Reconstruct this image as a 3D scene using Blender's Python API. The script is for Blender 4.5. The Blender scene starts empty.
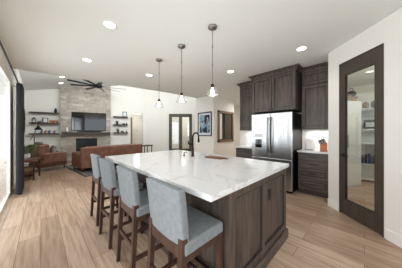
import bpy, bmesh, math, random
from mathutils import Vector, Matrix
random.seed(7)
PI = math.pi
S = bpy.context.scene
COL = S.collection

# ------------------------------------------------------------------ camera
YAW = math.radians(44.7)
CAM_H = 1.31
FX, FY = math.sin(YAW), math.cos(YAW)          # forward
RX, RY = math.cos(YAW), -math.sin(YAW)         # right
cd = bpy.data.cameras.new('camera'); cam = bpy.data.objects.new('camera', cd); COL.objects.link(cam)
cam.location = (0, 0, CAM_H); cam.rotation_euler = (PI / 2, 0, -YAW)
cd.sensor_width = 36; cd.lens = 161.8 / 402 * 36; cd.shift_y = -1.5 / 402; cd.clip_start = 0.02
S.camera = cam

# ------------------------------------------------------------------ world, light, exposure
S.view_settings.view_transform = 'Standard'; S.view_settings.look = 'None'
S.view_settings.gamma = 1; S.view_settings.use_curve_mapping = False
S.view_settings.exposure = 0.44
w = bpy.data.worlds.new('sky'); S.world = w; w.use_nodes = True
bg = w.node_tree.nodes['Background']; bg.inputs[0].default_value = (0.92, 0.98, 1.04, 1); bg.inputs[1].default_value = 1.75
S.cycles.max_bounces = 10; S.cycles.diffuse_bounces = 6; S.cycles.transparent_max_bounces = 12
S.cycles.sample_clamp_indirect = 6; S.cycles.caustics_refractive = False; S.cycles.caustics_reflective = False
S.cycles.use_denoising = True

def area(name, loc, rot, sx, sy, power, col=(1, 1, 1)):
    l = bpy.data.lights.new(name, 'AREA'); l.shape = 'RECTANGLE'; l.size = sx; l.size_y = sy; l.energy = power; l.color = col
    o = bpy.data.objects.new(name, l); COL.objects.link(o); o.location = loc; o.rotation_euler = rot
    return o
# daylight through the left wall's glass door; the other three are added fill
area('daylight_window', (-0.75, 3.75, 1.25), (0, -PI / 2, 0), 2.2, 2.3, 22, (0.92, 0.97, 1.0))
area('family_fill', (1.7, 5.75, 3.25), (math.radians(112), 0, math.radians(-12)), 3.0, 0.6, 80, (0.95, 0.98, 1.0))  # added light hidden behind the fascia to brighten the family room
area('dining_fill', (-1.5, 0.1, 1.25), (0, -PI / 2 - 0.12, 0), 2.1, 3.0, 34, (0.95, 0.98, 1.0))  # area light added on the open left side to lift the room
area('side_hall_fill', (6.5, 3.0, 2.6), (0, 0, 0), 1.5, 1.2, 25, (1.0, 0.97, 0.93))  # downward light added to brighten the closed hall

# ------------------------------------------------------------------ materials
def srgb(r, g, b):
    f = lambda c: (c / 255 / 12.92) if c / 255 <= 0.04045 else ((c / 255 + 0.055) / 1.055) ** 2.4
    return (f(r), f(g), f(b), 1)
def mat(name, col, rough=0.5, metal=0.0, **kw):
    m = bpy.data.materials.new(name); m.use_nodes = True
    b = m.node_tree.nodes['Principled BSDF']
    b.inputs['Base Color'].default_value = col; b.inputs['Roughness'].default_value = rough; b.inputs['Metallic'].default_value = metal
    for k, v in kw.items(): b.inputs[k.replace('_', ' ')].default_value = v
    return m
def N(m, t, **kw):
    n = m.node_tree.nodes.new(t)
    for k, v in kw.items(): setattr(n, k, v)
    return n
def L(m, a, ao, b, bi): m.node_tree.links.new(a.outputs[ao], b.inputs[bi])
def coords(m, scale=(1, 1, 1), rot=(0, 0, 0)):
    tc = N(m, 'ShaderNodeTexCoord'); mp = N(m, 'ShaderNodeMapping')
    mp.inputs['Scale'].default_value = scale; mp.inputs['Rotation'].default_value = rot
    L(m, tc, 'Object', mp, 'Vector'); return mp
def ramp(m, stops):
    r = N(m, 'ShaderNodeValToRGB'); e = r.color_ramp.elements
    while len(e) < len(stops): e.new(0.5)
    for i, (p, c) in enumerate(stops): e[i].position = p; e[i].color = c
    return r
def noisy(name, c1, c2, scale=(1, 1, 1), rough=0.5, nscale=5, detail=4, bump=0.0, metal=0.0, rot=(0, 0, 0), lo=0.3, hi=0.7, **kw):
    m = mat(name, c1, rough, metal, **kw); b = m.node_tree.nodes['Principled BSDF']
    mp = coords(m, scale, rot); n = N(m, 'ShaderNodeTexNoise'); n.inputs['Scale'].default_value = nscale; n.inputs['Detail'].default_value = detail
    L(m, mp, 'Vector', n, 'Vector'); r = ramp(m, [(lo, c1), (hi, c2)]); L(m, n, 'Fac', r, 'Fac'); L(m, r, 'Color', b, 'Base Color')
    if bump:
        bp = N(m, 'ShaderNodeBump'); bp.inputs['Strength'].default_value = bump; bp.inputs['Distance'].default_value = 0.01
        L(m, n, 'Fac', bp, 'Height'); L(m, bp, 'Normal', b, 'Normal')
    return m

M = {}
M['wall'] = noisy('wall_paint', srgb(234, 232, 226), srgb(231, 229, 223), rough=0.85, nscale=40)
M['ceiling'] = noisy('ceiling_paint', srgb(236, 240, 238), srgb(233, 237, 235), rough=0.9, nscale=60)
M['trim'] = mat('white_trim', srgb(240, 238, 233), 0.45)
M['cab'] = noisy('stained_cabinet_wood', srgb(54, 45, 40), srgb(94, 82, 73), scale=(1, 1, 0.12), rough=0.42, nscale=22, detail=6, bump=0.08)
M['cab_h'] = noisy('stained_drawer_wood', srgb(62, 53, 48), srgb(98, 87, 79), scale=(0.12, 0.12, 1.5), rough=0.42, nscale=22, detail=6, bump=0.08)
M['door_wood'] = noisy('dark_door_stain', srgb(58, 50, 43), srgb(76, 66, 57), scale=(1, 1, 0.1), rough=0.4, nscale=25, detail=5, bump=0.05)
M['cab_box'] = noisy('dark_cabinet_carcass', srgb(48, 41, 38), srgb(66, 57, 52), scale=(1, 1, 0.12), rough=0.5, nscale=22)  # shade in the door gaps is put into this darker carcass colour
M['toe'] = mat('dark_brown_stain', srgb(44, 38, 35), 0.6)  # even dark brown for beads, island mouldings and outlet
M['black'] = mat('black_metal', srgb(26, 25, 25), 0.38, 0.6)
M['bronze'] = mat('dark_bronze', srgb(52, 47, 44), 0.35, 0.7)
M['nickel'] = mat('brushed_nickel', srgb(150, 145, 140), 0.3, 1.0)
M['walnut'] = noisy('walnut_leg', srgb(50, 33, 27), srgb(78, 53, 42), scale=(1, 1, 0.15), rough=0.38, nscale=30)
M['fabric'] = noisy('blue_grey_linen', srgb(117, 123, 126), srgb(130, 135, 138), rough=0.95, nscale=30, detail=10, bump=0.25)
M['seat_fabric'] = M['fabric']
M['leather'] = noisy('brown_leather', srgb(112, 74, 58), srgb(138, 98, 80), rough=0.42, nscale=7, bump=0.1)
M['charcoal'] = noisy('charcoal_curtain', srgb(34, 35, 39), srgb(46, 47, 52), rough=0.95, nscale=60)
M['grey_cloth'] = noisy('grey_cushion', srgb(150, 145, 140), srgb(120, 116, 112), scale=(1, 1, 6), rough=0.95, nscale=8)
M['white_ceramic'] = mat('white_ceramic', srgb(236, 234, 230), 0.3)
M['white_gloss'] = mat('white_enamel', srgb(225, 230, 232), 0.4)
M['leaf'] = noisy('leaf_green', srgb(62, 84, 46), srgb(96, 120, 66), rough=0.6, nscale=20)
M['basket'] = noisy('wicker', srgb(112, 90, 68), srgb(150, 124, 92), scale=(1, 1, 5), rough=0.8, nscale=30, bump=0.4)
M['oakboard'] = noisy('reddish_cutting_board', srgb(98, 58, 44), srgb(124, 80, 62), scale=(1, 8, 1), rough=0.5, nscale=12)
M['knifewood'] = noisy('amber_knife_block_wood', srgb(168, 92, 50), srgb(196, 116, 66), scale=(1, 1, 6), rough=0.45, nscale=10)
M['brownframe'] = noisy('brown_stained_frame', srgb(112, 86, 60), srgb(140, 110, 80), scale=(1, 1, .2), rough=0.5, nscale=20)
M['glass_dark'] = mat('black_glass', srgb(14, 14, 15), 0.05, 0.0, Specular_IOR_Level=0.8)
M['hearth_glass'] = mat('hearth_glass', srgb(18, 18, 19), 0.3, 0.0, Specular_IOR_Level=0.3)
M['soot'] = mat('soot_black', srgb(20, 19, 18), 0.8)
M['paper'] = mat('print_paper', srgb(214, 220, 222), 0.8)

def steel():
    m = mat('brushed_stainless', srgb(186, 186, 186), 0.24, 1.0); b = m.node_tree.nodes['Principled BSDF']
    mp = coords(m, (1, 1, 0.015)); n = N(m, 'ShaderNodeTexNoise'); n.inputs['Scale'].default_value = 9; n.inputs['Detail'].default_value = 5
    L(m, mp, 'Vector', n, 'Vector'); bp = N(m, 'ShaderNodeBump'); bp.inputs['Strength'].default_value = 0.5; bp.inputs['Distance'].default_value = 0.02
    L(m, n, 'Fac', bp, 'Height'); L(m, bp, 'Normal', b, 'Normal'); return m
M['steel'] = steel()

def marble():
    m = mat('white_quartz', srgb(232, 232, 232), 0.16); b = m.node_tree.nodes['Principled BSDF']
    mp = coords(m, (1, 1, 1), (0, 0, 0.6)); n = N(m, 'ShaderNodeTexNoise'); n.inputs['Scale'].default_value = 1.6; n.inputs['Detail'].default_value = 7; n.inputs['Distortion'].default_value = 1.6
    L(m, mp, 'Vector', n, 'Vector')
    r = ramp(m, [(0.0, srgb(226, 227, 228)), (0.492, srgb(226, 227, 228)), (0.503, srgb(196, 196, 196)), (0.515, srgb(222, 223, 225)), (1.0, srgb(230, 231, 232))])
    L(m, n, 'Fac', r, 'Fac'); L(m, r, 'Color', b, 'Base Color'); return m
M['quartz'] = marble()

def floor_mat():
    m = mat('oak_plank_floor', srgb(190, 160, 130), 0.36); b = m.node_tree.nodes['Principled BSDF']
    mp = coords(m, (1, 1, 1), (0, 0, PI / 2)); br = N(m, 'ShaderNodeTexBrick'); br.offset = 0.37; br.offset_frequency = 2
    for k, v in (('Color1', (0, 0, 0, 1)), ('Color2', (1, 1, 1, 1)), ('Mortar', (0.5, 0.5, 0.5, 1)), ('Scale', 1), ('Mortar Size', 0.0), ('Brick Width', 1.45), ('Row Height', 0.19), ('Bias', 0)):
        br.inputs[k].default_value = v
    L(m, mp, 'Vector', br, 'Vector')
    r = ramp(m, [(0.0, srgb(170, 143, 121)), (0.35, srgb(195, 168, 146)), (0.7, srgb(207, 182, 160)), (1.0, srgb(184, 155, 132))]); L(m, br, 'Color', r, 'Fac')
    mp2 = coords(m, (9, 0.7, 1)); n = N(m, 'ShaderNodeTexNoise'); n.inputs['Scale'].default_value = 3; n.inputs['Detail'].default_value = 8; n.inputs['Distortion'].default_value = 0.6
    L(m, mp2, 'Vector', n, 'Vector'); r2 = ramp(m, [(0.32, srgb(206, 192, 180)), (0.6, (1, 1, 1, 1))]); L(m, n, 'Fac', r2, 'Fac')
    mx = N(m, 'ShaderNodeMix', data_type='RGBA', blend_type='MULTIPLY'); mx.inputs[0].default_value = 0.75
    L(m, r, 'Color', mx, 6); L(m, r2, 'Color', mx, 7)
    br2 = N(m, 'ShaderNodeTexBrick'); br2.offset = 0.37
    for k, v in (('Color1', (1, 1, 1, 1)), ('Color2', (1, 1, 1, 1)), ('Mortar', srgb(150, 130, 112)), ('Scale', 1), ('Mortar Size', 0.0022), ('Mortar Smooth', 0.2), ('Brick Width', 1.45), ('Row Height', 0.19)):
        br2.inputs[k].default_value = v
    L(m, mp, 'Vector', br2, 'Vector')
    mx2 = N(m, 'ShaderNodeMix', data_type='RGBA', blend_type='MULTIPLY'); mx2.inputs[0].default_value = 1
    L(m, mx, 2, mx2, 6); L(m, br2, 'Color', mx2, 7); L(m, mx2, 2, b, 'Base Color'); return m
M['floor'] = floor_mat()

def bricky(name, stops, bw, rh, mortar, msize, rough=0.8, bump=0.5, axes='xz', noise=0.35):
    m = mat(name, stops[0][1], rough); b = m.node_tree.nodes['Principled BSDF']
    tc = N(m, 'ShaderNodeTexCoord'); sp = N(m, 'ShaderNodeSeparateXYZ'); cb = N(m, 'ShaderNodeCombineXYZ')
    L(m, tc, 'Object', sp, 0); L(m, sp, axes[0].upper(), cb, 'X'); L(m, sp, axes[1].upper(), cb, 'Y')
    br = N(m, 'ShaderNodeTexBrick')
    for k, v in (('Color1', (0, 0, 0, 1)), ('Color2', (1, 1, 1, 1)), ('Mortar', (0.5, 0.5, 0.5, 1)), ('Scale', 1), ('Mortar Size', msize), ('Brick Width', bw), ('Row Height', rh)):
        br.inputs[k].default_value = v
    L(m, cb, 0, br, 'Vector'); r = ramp(m, stops); L(m, br, 'Color', r, 'Fac')
    mx = N(m, 'ShaderNodeMix', data_type='RGBA'); L(m, br, 'Fac', mx, 0); L(m, r, 'Color', mx, 6); mx.inputs[7].default_value = mortar
    n = N(m, 'ShaderNodeTexNoise'); n.inputs['Scale'].default_value = 9; n.inputs['Detail'].default_value = 5; L(m, tc, 'Object', n, 'Vector')
    r2 = ramp(m, [(0.3, (1 - noise, 1 - noise, 1 - noise, 1)), (0.65, (1, 1, 1, 1))]); L(m, n, 'Fac', r2, 'Fac')
    m2 = N(m, 'ShaderNodeMix', data_type='RGBA', blend_type='MULTIPLY'); m2.inputs[0].default_value = 1; L(m, mx, 2, m2, 6); L(m, r2, 'Color', m2, 7); L(m, m2, 2, b, 'Base Color')
    bp = N(m, 'ShaderNodeBump'); bp.inputs['Strength'].default_value = bump; bp.inputs['Distance'].default_value = 0.02
    L(m, br, 'Color', bp, 'Height'); L(m, bp, 'Normal', b, 'Normal'); return m
M['stone'] = bricky('stacked_stone', [(0.0, srgb(158, 148, 137)), (0.4, srgb(186, 177, 166)), (0.75, srgb(170, 159, 148)), (1.0, srgb(206, 200, 190))], 0.42, 0.095, srgb(176, 166, 156), 0.004, noise=.25)
M['tile'] = bricky('white_backsplash_tile', [(0.0, srgb(238, 237, 234)), (1.0, srgb(244, 243, 240))], 0.2, 0.075, srgb(216, 214, 210), 0.003, rough=0.2, bump=0.1, axes='yz', noise=0.02)

def glass(name, tint=(1, 1, 1, 1), refl=0.12, rough=0.0):
    m = bpy.data.materials.new(name); m.use_nodes = True; nt = m.node_tree; nt.nodes.clear()
    o = N(m, 'ShaderNodeOutputMaterial'); t = N(m, 'ShaderNodeBsdfTransparent'); g = N(m, 'ShaderNodeBsdfGlossy'); mx = N(m, 'ShaderNodeMixShader')
    t.inputs[0].default_value = tint; g.inputs['Roughness'].default_value = rough; g.inputs[0].default_value = (1, 1, 1, 1)
    fr = N(m, 'ShaderNodeLayerWeight'); fr.inputs[0].default_value = 0.5; pw = N(m, 'ShaderNodeMath', operation='POWER'); pw.inputs[1].default_value = 4; L(m, fr, 'Facing', pw, 0)
    ad = N(m, 'ShaderNodeMath', operation='MULTIPLY_ADD'); ad.inputs[1].default_value = 0.5; ad.inputs[2].default_value = refl
    ad.use_clamp = True; L(m, pw, 0, ad, 0); L(m, ad, 0, mx, 0); L(m, t, 0, mx, 1); L(m, g, 0, mx, 2); L(m, mx, 0, o, 0); return m
M['glass'] = glass('clear_glass', (0.93, 0.95, 0.94, 1), 0.08)
M['patio_glass'] = glass('patio_door_glass', (0.97, 0.98, 0.98, 1), 0.02)
M['patio_glass'].node_tree.nodes['Math.001'].inputs[1].default_value = 0.1
M['shade_glass'] = glass('shade_glass', (0.97, 0.97, 0.97, 1), 0.10, 0.15)
def emit(name, col, s):
    m = mat(name, col, 0.5); b = m.node_tree.nodes['Principled BSDF']; b.inputs['Emission Color'].default_value = col; b.inputs['Emission Strength'].default_value = s; return m
M['lens'] = emit('downlight_lens', srgb(255, 250, 240), 6)
M['bulb'] = emit('bulb_glow', srgb(255, 246, 230), 14)

# ------------------------------------------------------------------ mesh builder
class MB:
    def __init__(s): s.bm = bmesh.new()
    def box(s, x0, x1, y0, y1, z0, z1, rot=None, about=None):
        g = bmesh.ops.create_cube(s.bm, size=1)['verts']
        bmesh.ops.scale(s.bm, vec=(x1 - x0, y1 - y0, z1 - z0), verts=g); bmesh.ops.translate(s.bm, vec=((x0 + x1) / 2, (y0 + y1) / 2, (z0 + z1) / 2), verts=g)
        if rot is not None: bmesh.ops.rotate(s.bm, cent=about or ((x0 + x1) / 2, (y0 + y1) / 2, (z0 + z1) / 2), matrix=rot, verts=g)
        return s
    def tube(s, pts, r, n=12, cap=True):
        pts = [Vector(p) for p in pts]; rs = r if isinstance(r, (list, tuple)) else [r] * len(pts); rings = []
        up = None
        for i, p in enumerate(pts):
            d = (pts[min(i + 1, len(pts) - 1)] - pts[max(i - 1, 0)]).normalized()
            if up is None: up = Vector((0, 0, 1)) if abs(d.z) < 0.9 else Vector((1, 0, 0))
            a = d.cross(up).normalized(); b = a.cross(d).normalized(); up = b
            rings.append([s.bm.verts.new(p + (a * math.cos(2 * PI * k / n) + b * math.sin(2 * PI * k / n)) * rs[i]) for k in range(n)])
        for i in range(len(rings) - 1):
            for k in range(n): s.bm.faces.new((rings[i][k], rings[i][(k + 1) % n], rings[i + 1][(k + 1) % n], rings[i + 1][k]))
        if cap: s.bm.faces.new(rings[0][::-1]); s.bm.faces.new(rings[-1])
        return s
    def lathe(s, prof, x=0, y=0, n=24):
        rings = [[s.bm.verts.new((x + r * math.cos(2 * PI * k / n), y + r * math.sin(2 * PI * k / n), z)) for k in range(n)] for r, z in prof]
        for i in range(len(rings) - 1):
            for k in range(n): s.bm.faces.new((rings[i][k], rings[i][(k + 1) % n], rings[i + 1][(k + 1) % n], rings[i + 1][k]))
        if prof[0][0] > 1e-4: s.bm.faces.new(rings[0][::-1])
        if prof[-1][0] > 1e-4: s.bm.faces.new(rings[-1])
        return s
    def prism(s, pts, a, b, axis='z'):
        f = {'z': lambda p, h: (p[0], p[1], h), 'y': lambda p, h: (p[0], h, p[1]), 'x': lambda p, h: (h, p[0], p[1])}[axis]
        lo = [s.bm.verts.new(f(p, a)) for p in pts]; hi = [s.bm.verts.new(f(p, b)) for p in pts]; n = len(pts)
        s.bm.faces.new(lo[::-1]); s.bm.faces.new(hi)
        for i in range(n): s.bm.faces.new((lo[i], lo[(i + 1) % n], hi[(i + 1) % n], hi[i]))
        return s
    def hexa(s, bot, top):
        lo = [s.bm.verts.new(p) for p in bot]; hi = [s.bm.verts.new(p) for p in top]; n = len(bot)
        s.bm.faces.new(lo[::-1]); s.bm.faces.new(hi)
        for i in range(n): s.bm.faces.new((lo[i], lo[(i + 1) % n], hi[(i + 1) % n], hi[i]))
        return s
    def build(s, name, m, parent=None, loc=(0, 0, 0), rz=0, bevel=0, smooth=False, seg=2):
        bmesh.ops.recalc_face_normals(s.bm, faces=s.bm.faces[:])
        me = bpy.data.meshes.new(name); s.bm.to_mesh(me); s.bm.free(); me.materials.append(m)
        if smooth:
            for p in me.polygons: p.use_smooth = True
        o = bpy.data.objects.new(name, me); COL.objects.link(o); o.location = loc; o.rotation_euler = (0, 0, rz)
        if parent: o.parent = parent
        if bevel:
            bv = o.modifiers.new('bevel', 'BEVEL'); bv.width = bevel; bv.segments = seg; bv.limit_method = 'ANGLE'; bv.angle_limit = math.radians(40)
        return o
def box(*a): return MB().box(*a)
def thing(name, label, cat, loc=(0, 0, 0), rz=0, group=None):
    o = bpy.data.objects.new(name, None); COL.objects.link(o); o.location = loc; o.rotation_euler = (0, 0, rz); o.empty_display_size = 0.05
    return tag(o, label, cat, group)
def tag(o, label, cat, group=None):
    o['label'] = label; o['category'] = cat
    if group: o['group'] = group
    return o
def st(o): o['kind'] = 'structure'; return o
def copy_tree(o, parent=None):
    c = o.copy(); COL.objects.link(c); c.parent = parent
    for ch in [k for k in bpy.data.objects if k.parent == o]: copy_tree(ch, c)
    return c

CEIL = 2.73
# frames: (origin, rotation) with local x to the viewer's right, local y away from the viewer
def W(lat, d): return (d * FX + lat * RX, d * FY + lat * RY)
P0 = W(-5.21, 7.6); FAM = math.radians(45.3 - 57)          # fireplace wall
FR0 = W(-3.05, 9.0); FRR = math.radians(45.3 - 90)         # french door wall
PC = (3.667, 0.458); PR = math.radians(225.3)              # pantry wall, starts at its corner
KR = -PI / 2                                               # walls facing -X

# ------------------------------------------------------------------ structure
st(MB().box(-3, 11, -3, 13, -0.1, 0).build('floor', M['floor']))
c = MB().prism([(-3, -3), (11, -3), (11, 4.99), (4.62, 4.9), (3.19, 4.94), (-0.45, 5.5), (-3, 5.9)], CEIL, CEIL + 0.15).build('ceiling', M['ceiling']); st(c)
# vaulted family-room ceiling: rises along the fireplace wall
def vz(s): return 2.98 + 0.215 * (s + 2.136)
v = MB().hexa([(-3.4, -6.5, vz(-3.4)), (4.2, -6.5, vz(4.2)), (4.2, 0.6, vz(4.2)), (-3.4, 0.6, vz(-3.4))],
              [(-3.4, -6.5, vz(-3.4) + .1), (4.2, -6.5, vz(4.2) + .1), (4.2, 0.6, vz(4.2) + .1), (-3.4, 0.6, vz(-3.4) + .1)])
v = v.build('ceiling_vault', M['ceiling'], loc=(*P0, 0), rz=FAM); st(v)
# remove the part of the vault in front of the flat ceiling's edge
bm = bmesh.new(); bm.from_mesh(v.data)
mw = Matrix.Translation((*P0, 0)) @ Matrix.Rotation(FAM, 4, 'Z'); inv = mw.inverted()
pA = Vector((-0.45, 5.5, 0)); nrm = Vector((0.543, 3.606, 0)).normalized()   # normal of the ceiling edge, pointing to the family room
bmesh.ops.bisect_plane(bm, geom=bm.verts[:] + bm.edges[:] + bm.faces[:], plane_co=inv @ pA, plane_no=inv.to_3x3() @ nrm, clear_inner=True)
bm.to_mesh(v.data); bm.free()
# fascia from flat ceiling edge up to the vault
def fascia():
    pts = [(-0.6, 5.52), (3.19, 4.94), (4.62, 4.9), (8.2, 4.9)]; m = MB()
    for a, b in zip(pts, pts[1:]): m.hexa([(a[0], a[1], CEIL + .15), (b[0], b[1], CEIL + .15), (b[0], b[1] + .1, CEIL + .15), (a[0], a[1] + .1, CEIL + .15)], [(a[0], a[1], 4.9), (b[0], b[1], 4.9), (b[0], b[1] + .1, 4.9), (a[0], a[1] + .1, 4.9)])
    return m
st(fascia().build('trim_ceiling_edge', M['wall']))
# left wall with a glazed patio door
LW = -0.45
m = MB(); m.box(LW - .06, LW, 5.25, 9.9, 0, 3.05); m.box(LW - .06, LW, 2.2, 5.25, 2.42, CEIL + .1); m.box(LW - .06, LW, 1.6, 2.35, 0, CEIL)
st(m.build('wall_left', M['wall']))
wf = MB()
for y0, y1 in ((2.35, 2.42), (3.76, 3.84), (5.18, 5.25)): wf.box(LW - .045, LW - .005, y0, y1, 0.03, 2.42)
wf.box(LW - .045, LW - .005, 2.35, 5.25, 2.36, 2.42); wf.box(LW - .045, LW - .005, 2.35, 5.25, 0, 0.06)
wd = wf.build('window_1', M['trim']); st(wd)
g = box(LW - .03, LW - .022, 2.4, 5.2, 0.06, 2.36).build('pane', M['patio_glass'], wd)
# fireplace wall (local frame), opening for the hall at the right
sH0, sH1 = 1.80, 2.40
def wallpoly(x0, x1, z0): return [(x0, z0), (x1, z0), (x1, vz(x1) + .05), (x0, vz(x0) + .05)]
m = MB(); m.prism(wallpoly(-2.3, sH0, 0), 0, 0.15, 'y'); m.prism(wallpoly(sH0, sH1, 2.35), 0, 0.15, 'y'); m.prism(wallpoly(sH1, 2.62, 0), 0, 0.15, 'y')
st(m.build('wall_fireplace', M['wall'], loc=(*P0, 0), rz=FAM))
m = MB(); m.box(sH0 - .1, sH1 + .8, 1.4, 1.5, 0, 2.4); m.box(sH0 - .1, sH0 - .02, .15, 1.4, 0, 2.4); m.box(sH1 + .7, sH1 + .8, .15, 1.4, 0, 2.4); m.box(sH0 - .1, sH1 + .8, .15, 1.5, 2.4, 2.5)
st(m.build('wall_hall_back', M['wall'], loc=(*P0, 0), rz=FAM))
st(box(sH0 - 0.03, sH0 + .05, -0.03, 0.17, 0, 2.12).build('trim_hall_casing', M['brownframe'], loc=(*P0, 0), rz=FAM))
# french door wall
dx0, dx1, dz = 1.27, 2.55, 2.34
m = MB(); m.box(-0.02, dx0, 0, .15, 0, 4.6); m.box(dx1, 5.4, 0, .15, 0, 4.6); m.box(dx0, dx1, 0, .15, dz, 4.6)
st(m.build('wall_back_right', M['wall'], loc=(*FR0, 0), rz=FRR))
m = MB(); m.box(dx0 - .6, dx1 + .6, 2.2, 2.3, 0, 2.7); m.box(dx0 - .7, dx0 - .6, .15, 2.3, 0, 2.7); m.box(dx1 + .6, dx1 + .7, .15, 2.3, 0, 2.7); m.box(dx0 - .7, dx1 + .7, .15, 2.3, 2.7, 2.8)
st(m.build('wall_office', M['wall'], loc=(*FR0, 0), rz=FRR))
fd = MB()
for a, b in ((dx0, dx0 + .07), (dx1 - .07, dx1)): fd.box(a, b, -.03, .1, 0, dz)
fd.box(dx0, dx1, -.03, .1, dz - .07, dz); fd = fd.build('door_2', M['door_wood'], loc=(*FR0, 0), rz=FRR); st(fd)
mid = (dx0 + dx1) / 2
for a, b, hx in ((dx0 + .07, mid, mid - .05), (mid, dx1 - .07, mid + .05)):
    lf = MB(); lf.box(a, a + .09, 0, .05, .02, dz - .07); lf.box(b - .09, b, 0, .05, .02, dz - .07); lf.box(a, b, 0, .05, dz - .17, dz - .07); lf.box(a, b, 0, .05, .02, .42)
    lf = lf.build('door_leaf', M['door_wood'], fd); box(a + .09, b - .09, .02, .03, .42, dz - .17).build('pane', M['glass'], lf)
    MB().tube([(hx, -.03, .95), (hx, -.03, 1.2)], .012).build('door_handle', M['black'], lf)
# art wall block and nook wall
XA = 4.62
m = MB(); m.box(XA, XA + .15, 4.0, 5.0, 0, CEIL)
m.box(XA + .15, 5.98, 4.0, 4.15, 0, CEIL); m.box(5.83, 5.98, 4.15, 4.9, 0, CEIL); m.box(XA + .1, 8.4, 4.9, 5.05, 0, CEIL)
st(m.build('wall_back', M['wall']))
# kitchen wall behind the cabinets
XF = 4.56
st(box(XF, XF + .15, 0.46, 2.82, 0, CEIL).build('wall_kitchen', M['wall']))
m = MB(); m.box(XF - .012, XF, .47, 1.0, .92, 1.38); m.box(XF - .012, XF, 2.0, 2.6, .92, 1.38)
m.build('trim_backsplash', M['tile']); st(bpy.data.objects['trim_backsplash'])
# wall behind the photographer
st(box(.9, 6.9, -1.75, -1.6, 0, CEIL).build('wall_front', M['wall']))
# far hall walls behind the kitchen wall
m = MB(); m.box(8.4, 8.55, 0, 5.05, 0, CEIL); m.box(5.5, 8.4, 1.4, 1.5, 0, CEIL)
st(m.build('wall_hall_right', M['wall']))
# pantry wall with opening
m = MB(); m.box(0, .232, 0, .12, 0, CEIL); m.box(.885, 2.6, 0, .12, 0, CEIL); m.box(.232, .885, 0, .12, 2.43, CEIL)
st(m.build('wall_pantry', M['wall'], loc=(*PC, 0), rz=PR))
m = MB(); m.prism([(3.69, .46), (4.56, .46), (7.0, .46), (7.0, .40), (3.75, .40)], 0, CEIL); m.box(6.9, 7.0, -2.6, .4, 0, CEIL); m.box(2.0, 7.0, -2.7, -2.6, 0, CEIL)
st(m.build('wall_pantry_inside', M['wall']))
m = MB(); m.box(0.005, .225, -.014, 0, 0, .13); m.box(.90, 2.6, -.014, 0, 0, .13)
st(m.build('baseboard_pantry', M['trim'], loc=(*PC, 0), rz=PR, bevel=.003))
m = MB(); m.box(XA - .014, XA, 4.0, 4.97, 0, .13); m.box(XA, 5.98, 3.986, 4.0, 0, .13)
st(m.build('baseboard_back', M['trim']))
m = MB(); m.box(-2.14, sH0 - .03, -.014, 0, 0, .13)
st(m.build('baseboard_fireplace', M['trim'], loc=(*P0, 0), rz=FAM))

# pantry door: glazed leaf
D = box(.232, .249, -.005, .1, 0, 2.43).box(.868, .885, -.005, .1, 0, 2.43).box(.249, .868, -.005, .1, 2.413, 2.43).build('door_1', M['door_wood'], loc=(*PC, 0), rz=PR); st(D)
lf = MB(); lf.box(.249, .335, .0, .045, .01, 2.41); lf.box(.782, .868, .0, .045, .01, 2.41); lf.box(.335, .782, .0, .045, .01, .25); lf.box(.335, .782, .0, .045, 2.22, 2.41)
lf = lf.build('door_leaf', M['door_wood'], D, bevel=.002)
box(.335, .782, .018, .026, .25, 2.22).build('pane', M['glass'], lf)
m = MB(); m.box(.335, .343, .002, .018, .25, 2.22).box(.772, .782, .002, .018, .25, 2.22).box(.343, .772, .002, .018, .25, .262).box(.343, .772, .002, .018, 2.208, 2.22)
m.build('glazing_bead', M['bronze'], lf)
hd = MB().tube([(.315, 0, .95), (.315, -.055, .95)], .012).tube([(.31, -.05, .95), (.38, -.052, .948), (.44, -.045, .94)], [.011, .009, .007]).tube([(.315, 0, .95), (.315, -.008, .95)], .028, 16)
hd.build('door_handle', M['black'], lf, smooth=True)

# ------------------------------------------------------------------ cabinets helpers (local frame: x right, y away, front at y=0)
def shaker(x0, x1, z0, z1, rail=.055, t=.022, y=-.022):
    m = MB(); m.box(x0, x0 + rail, y, y + t, z0, z1); m.box(x1 - rail, x1, y, y + t, z0, z1)
    m.box(x0 + rail, x1 - rail, y, y + t, z0, z0 + rail); m.box(x0 + rail, x1 - rail, y, y + t, z1 - rail, z1)
    m.box(x0 + rail, x1 - rail, y + .017, y + t, z0 + rail, z1 - rail)
    return m
def bead(x0, x1, z0, z1, rail=.055, y=-.022):  # strip in a darker tone along the recess edge
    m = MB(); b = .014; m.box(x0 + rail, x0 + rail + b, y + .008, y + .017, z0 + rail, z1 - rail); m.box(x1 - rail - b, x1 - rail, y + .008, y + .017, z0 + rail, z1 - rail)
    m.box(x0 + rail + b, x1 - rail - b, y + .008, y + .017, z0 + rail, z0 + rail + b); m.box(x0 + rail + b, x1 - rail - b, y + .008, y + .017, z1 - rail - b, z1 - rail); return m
def knob(x, z, y=-.02): return MB().tube([(x, y, z), (x, y - .014, z), (x, y - .016, z), (x, y - .026, z), (x, y - .03, z)], [.006, .006, .014, .015, .009], 12)
def pull(x0, x1, z, y=-.02): return MB().tube([(x0, y, z), (x0, y - .028, z), (x1, y - .028, z), (x1, y, z)], .0055, 8)
CROWN = [(0, 0), (-.012, 0), (-.016, .02), (-.058, .055), (-.07, .06), (-.07, .082), (0, .082)]
def crown(x0, x1, z, depth, left=True, right=True):
    """cove crown running across the front with mitred returns down both sides"""
    m = MB(); n = len(CROWN); rows = []
    for oy, oz in CROWN:
        e = -oy; xl = x0 - (e if left else 0); xr = x1 + (e if right else 0)
        rows.append([m.bm.verts.new(p) for p in ((xl, depth, z + oz), (xl, oy, z + oz), (xr, oy, z + oz), (xr, depth, z + oz))])
    for i in range(n):
        a, b = rows[i], rows[(i + 1) % n]
        for k in range(3): m.bm.faces.new((a[k], a[k + 1], b[k + 1], b[k]))
    m.bm.faces.new([r[0] for r in rows]); m.bm.faces.new([r[3] for r in rows]); return m

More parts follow.
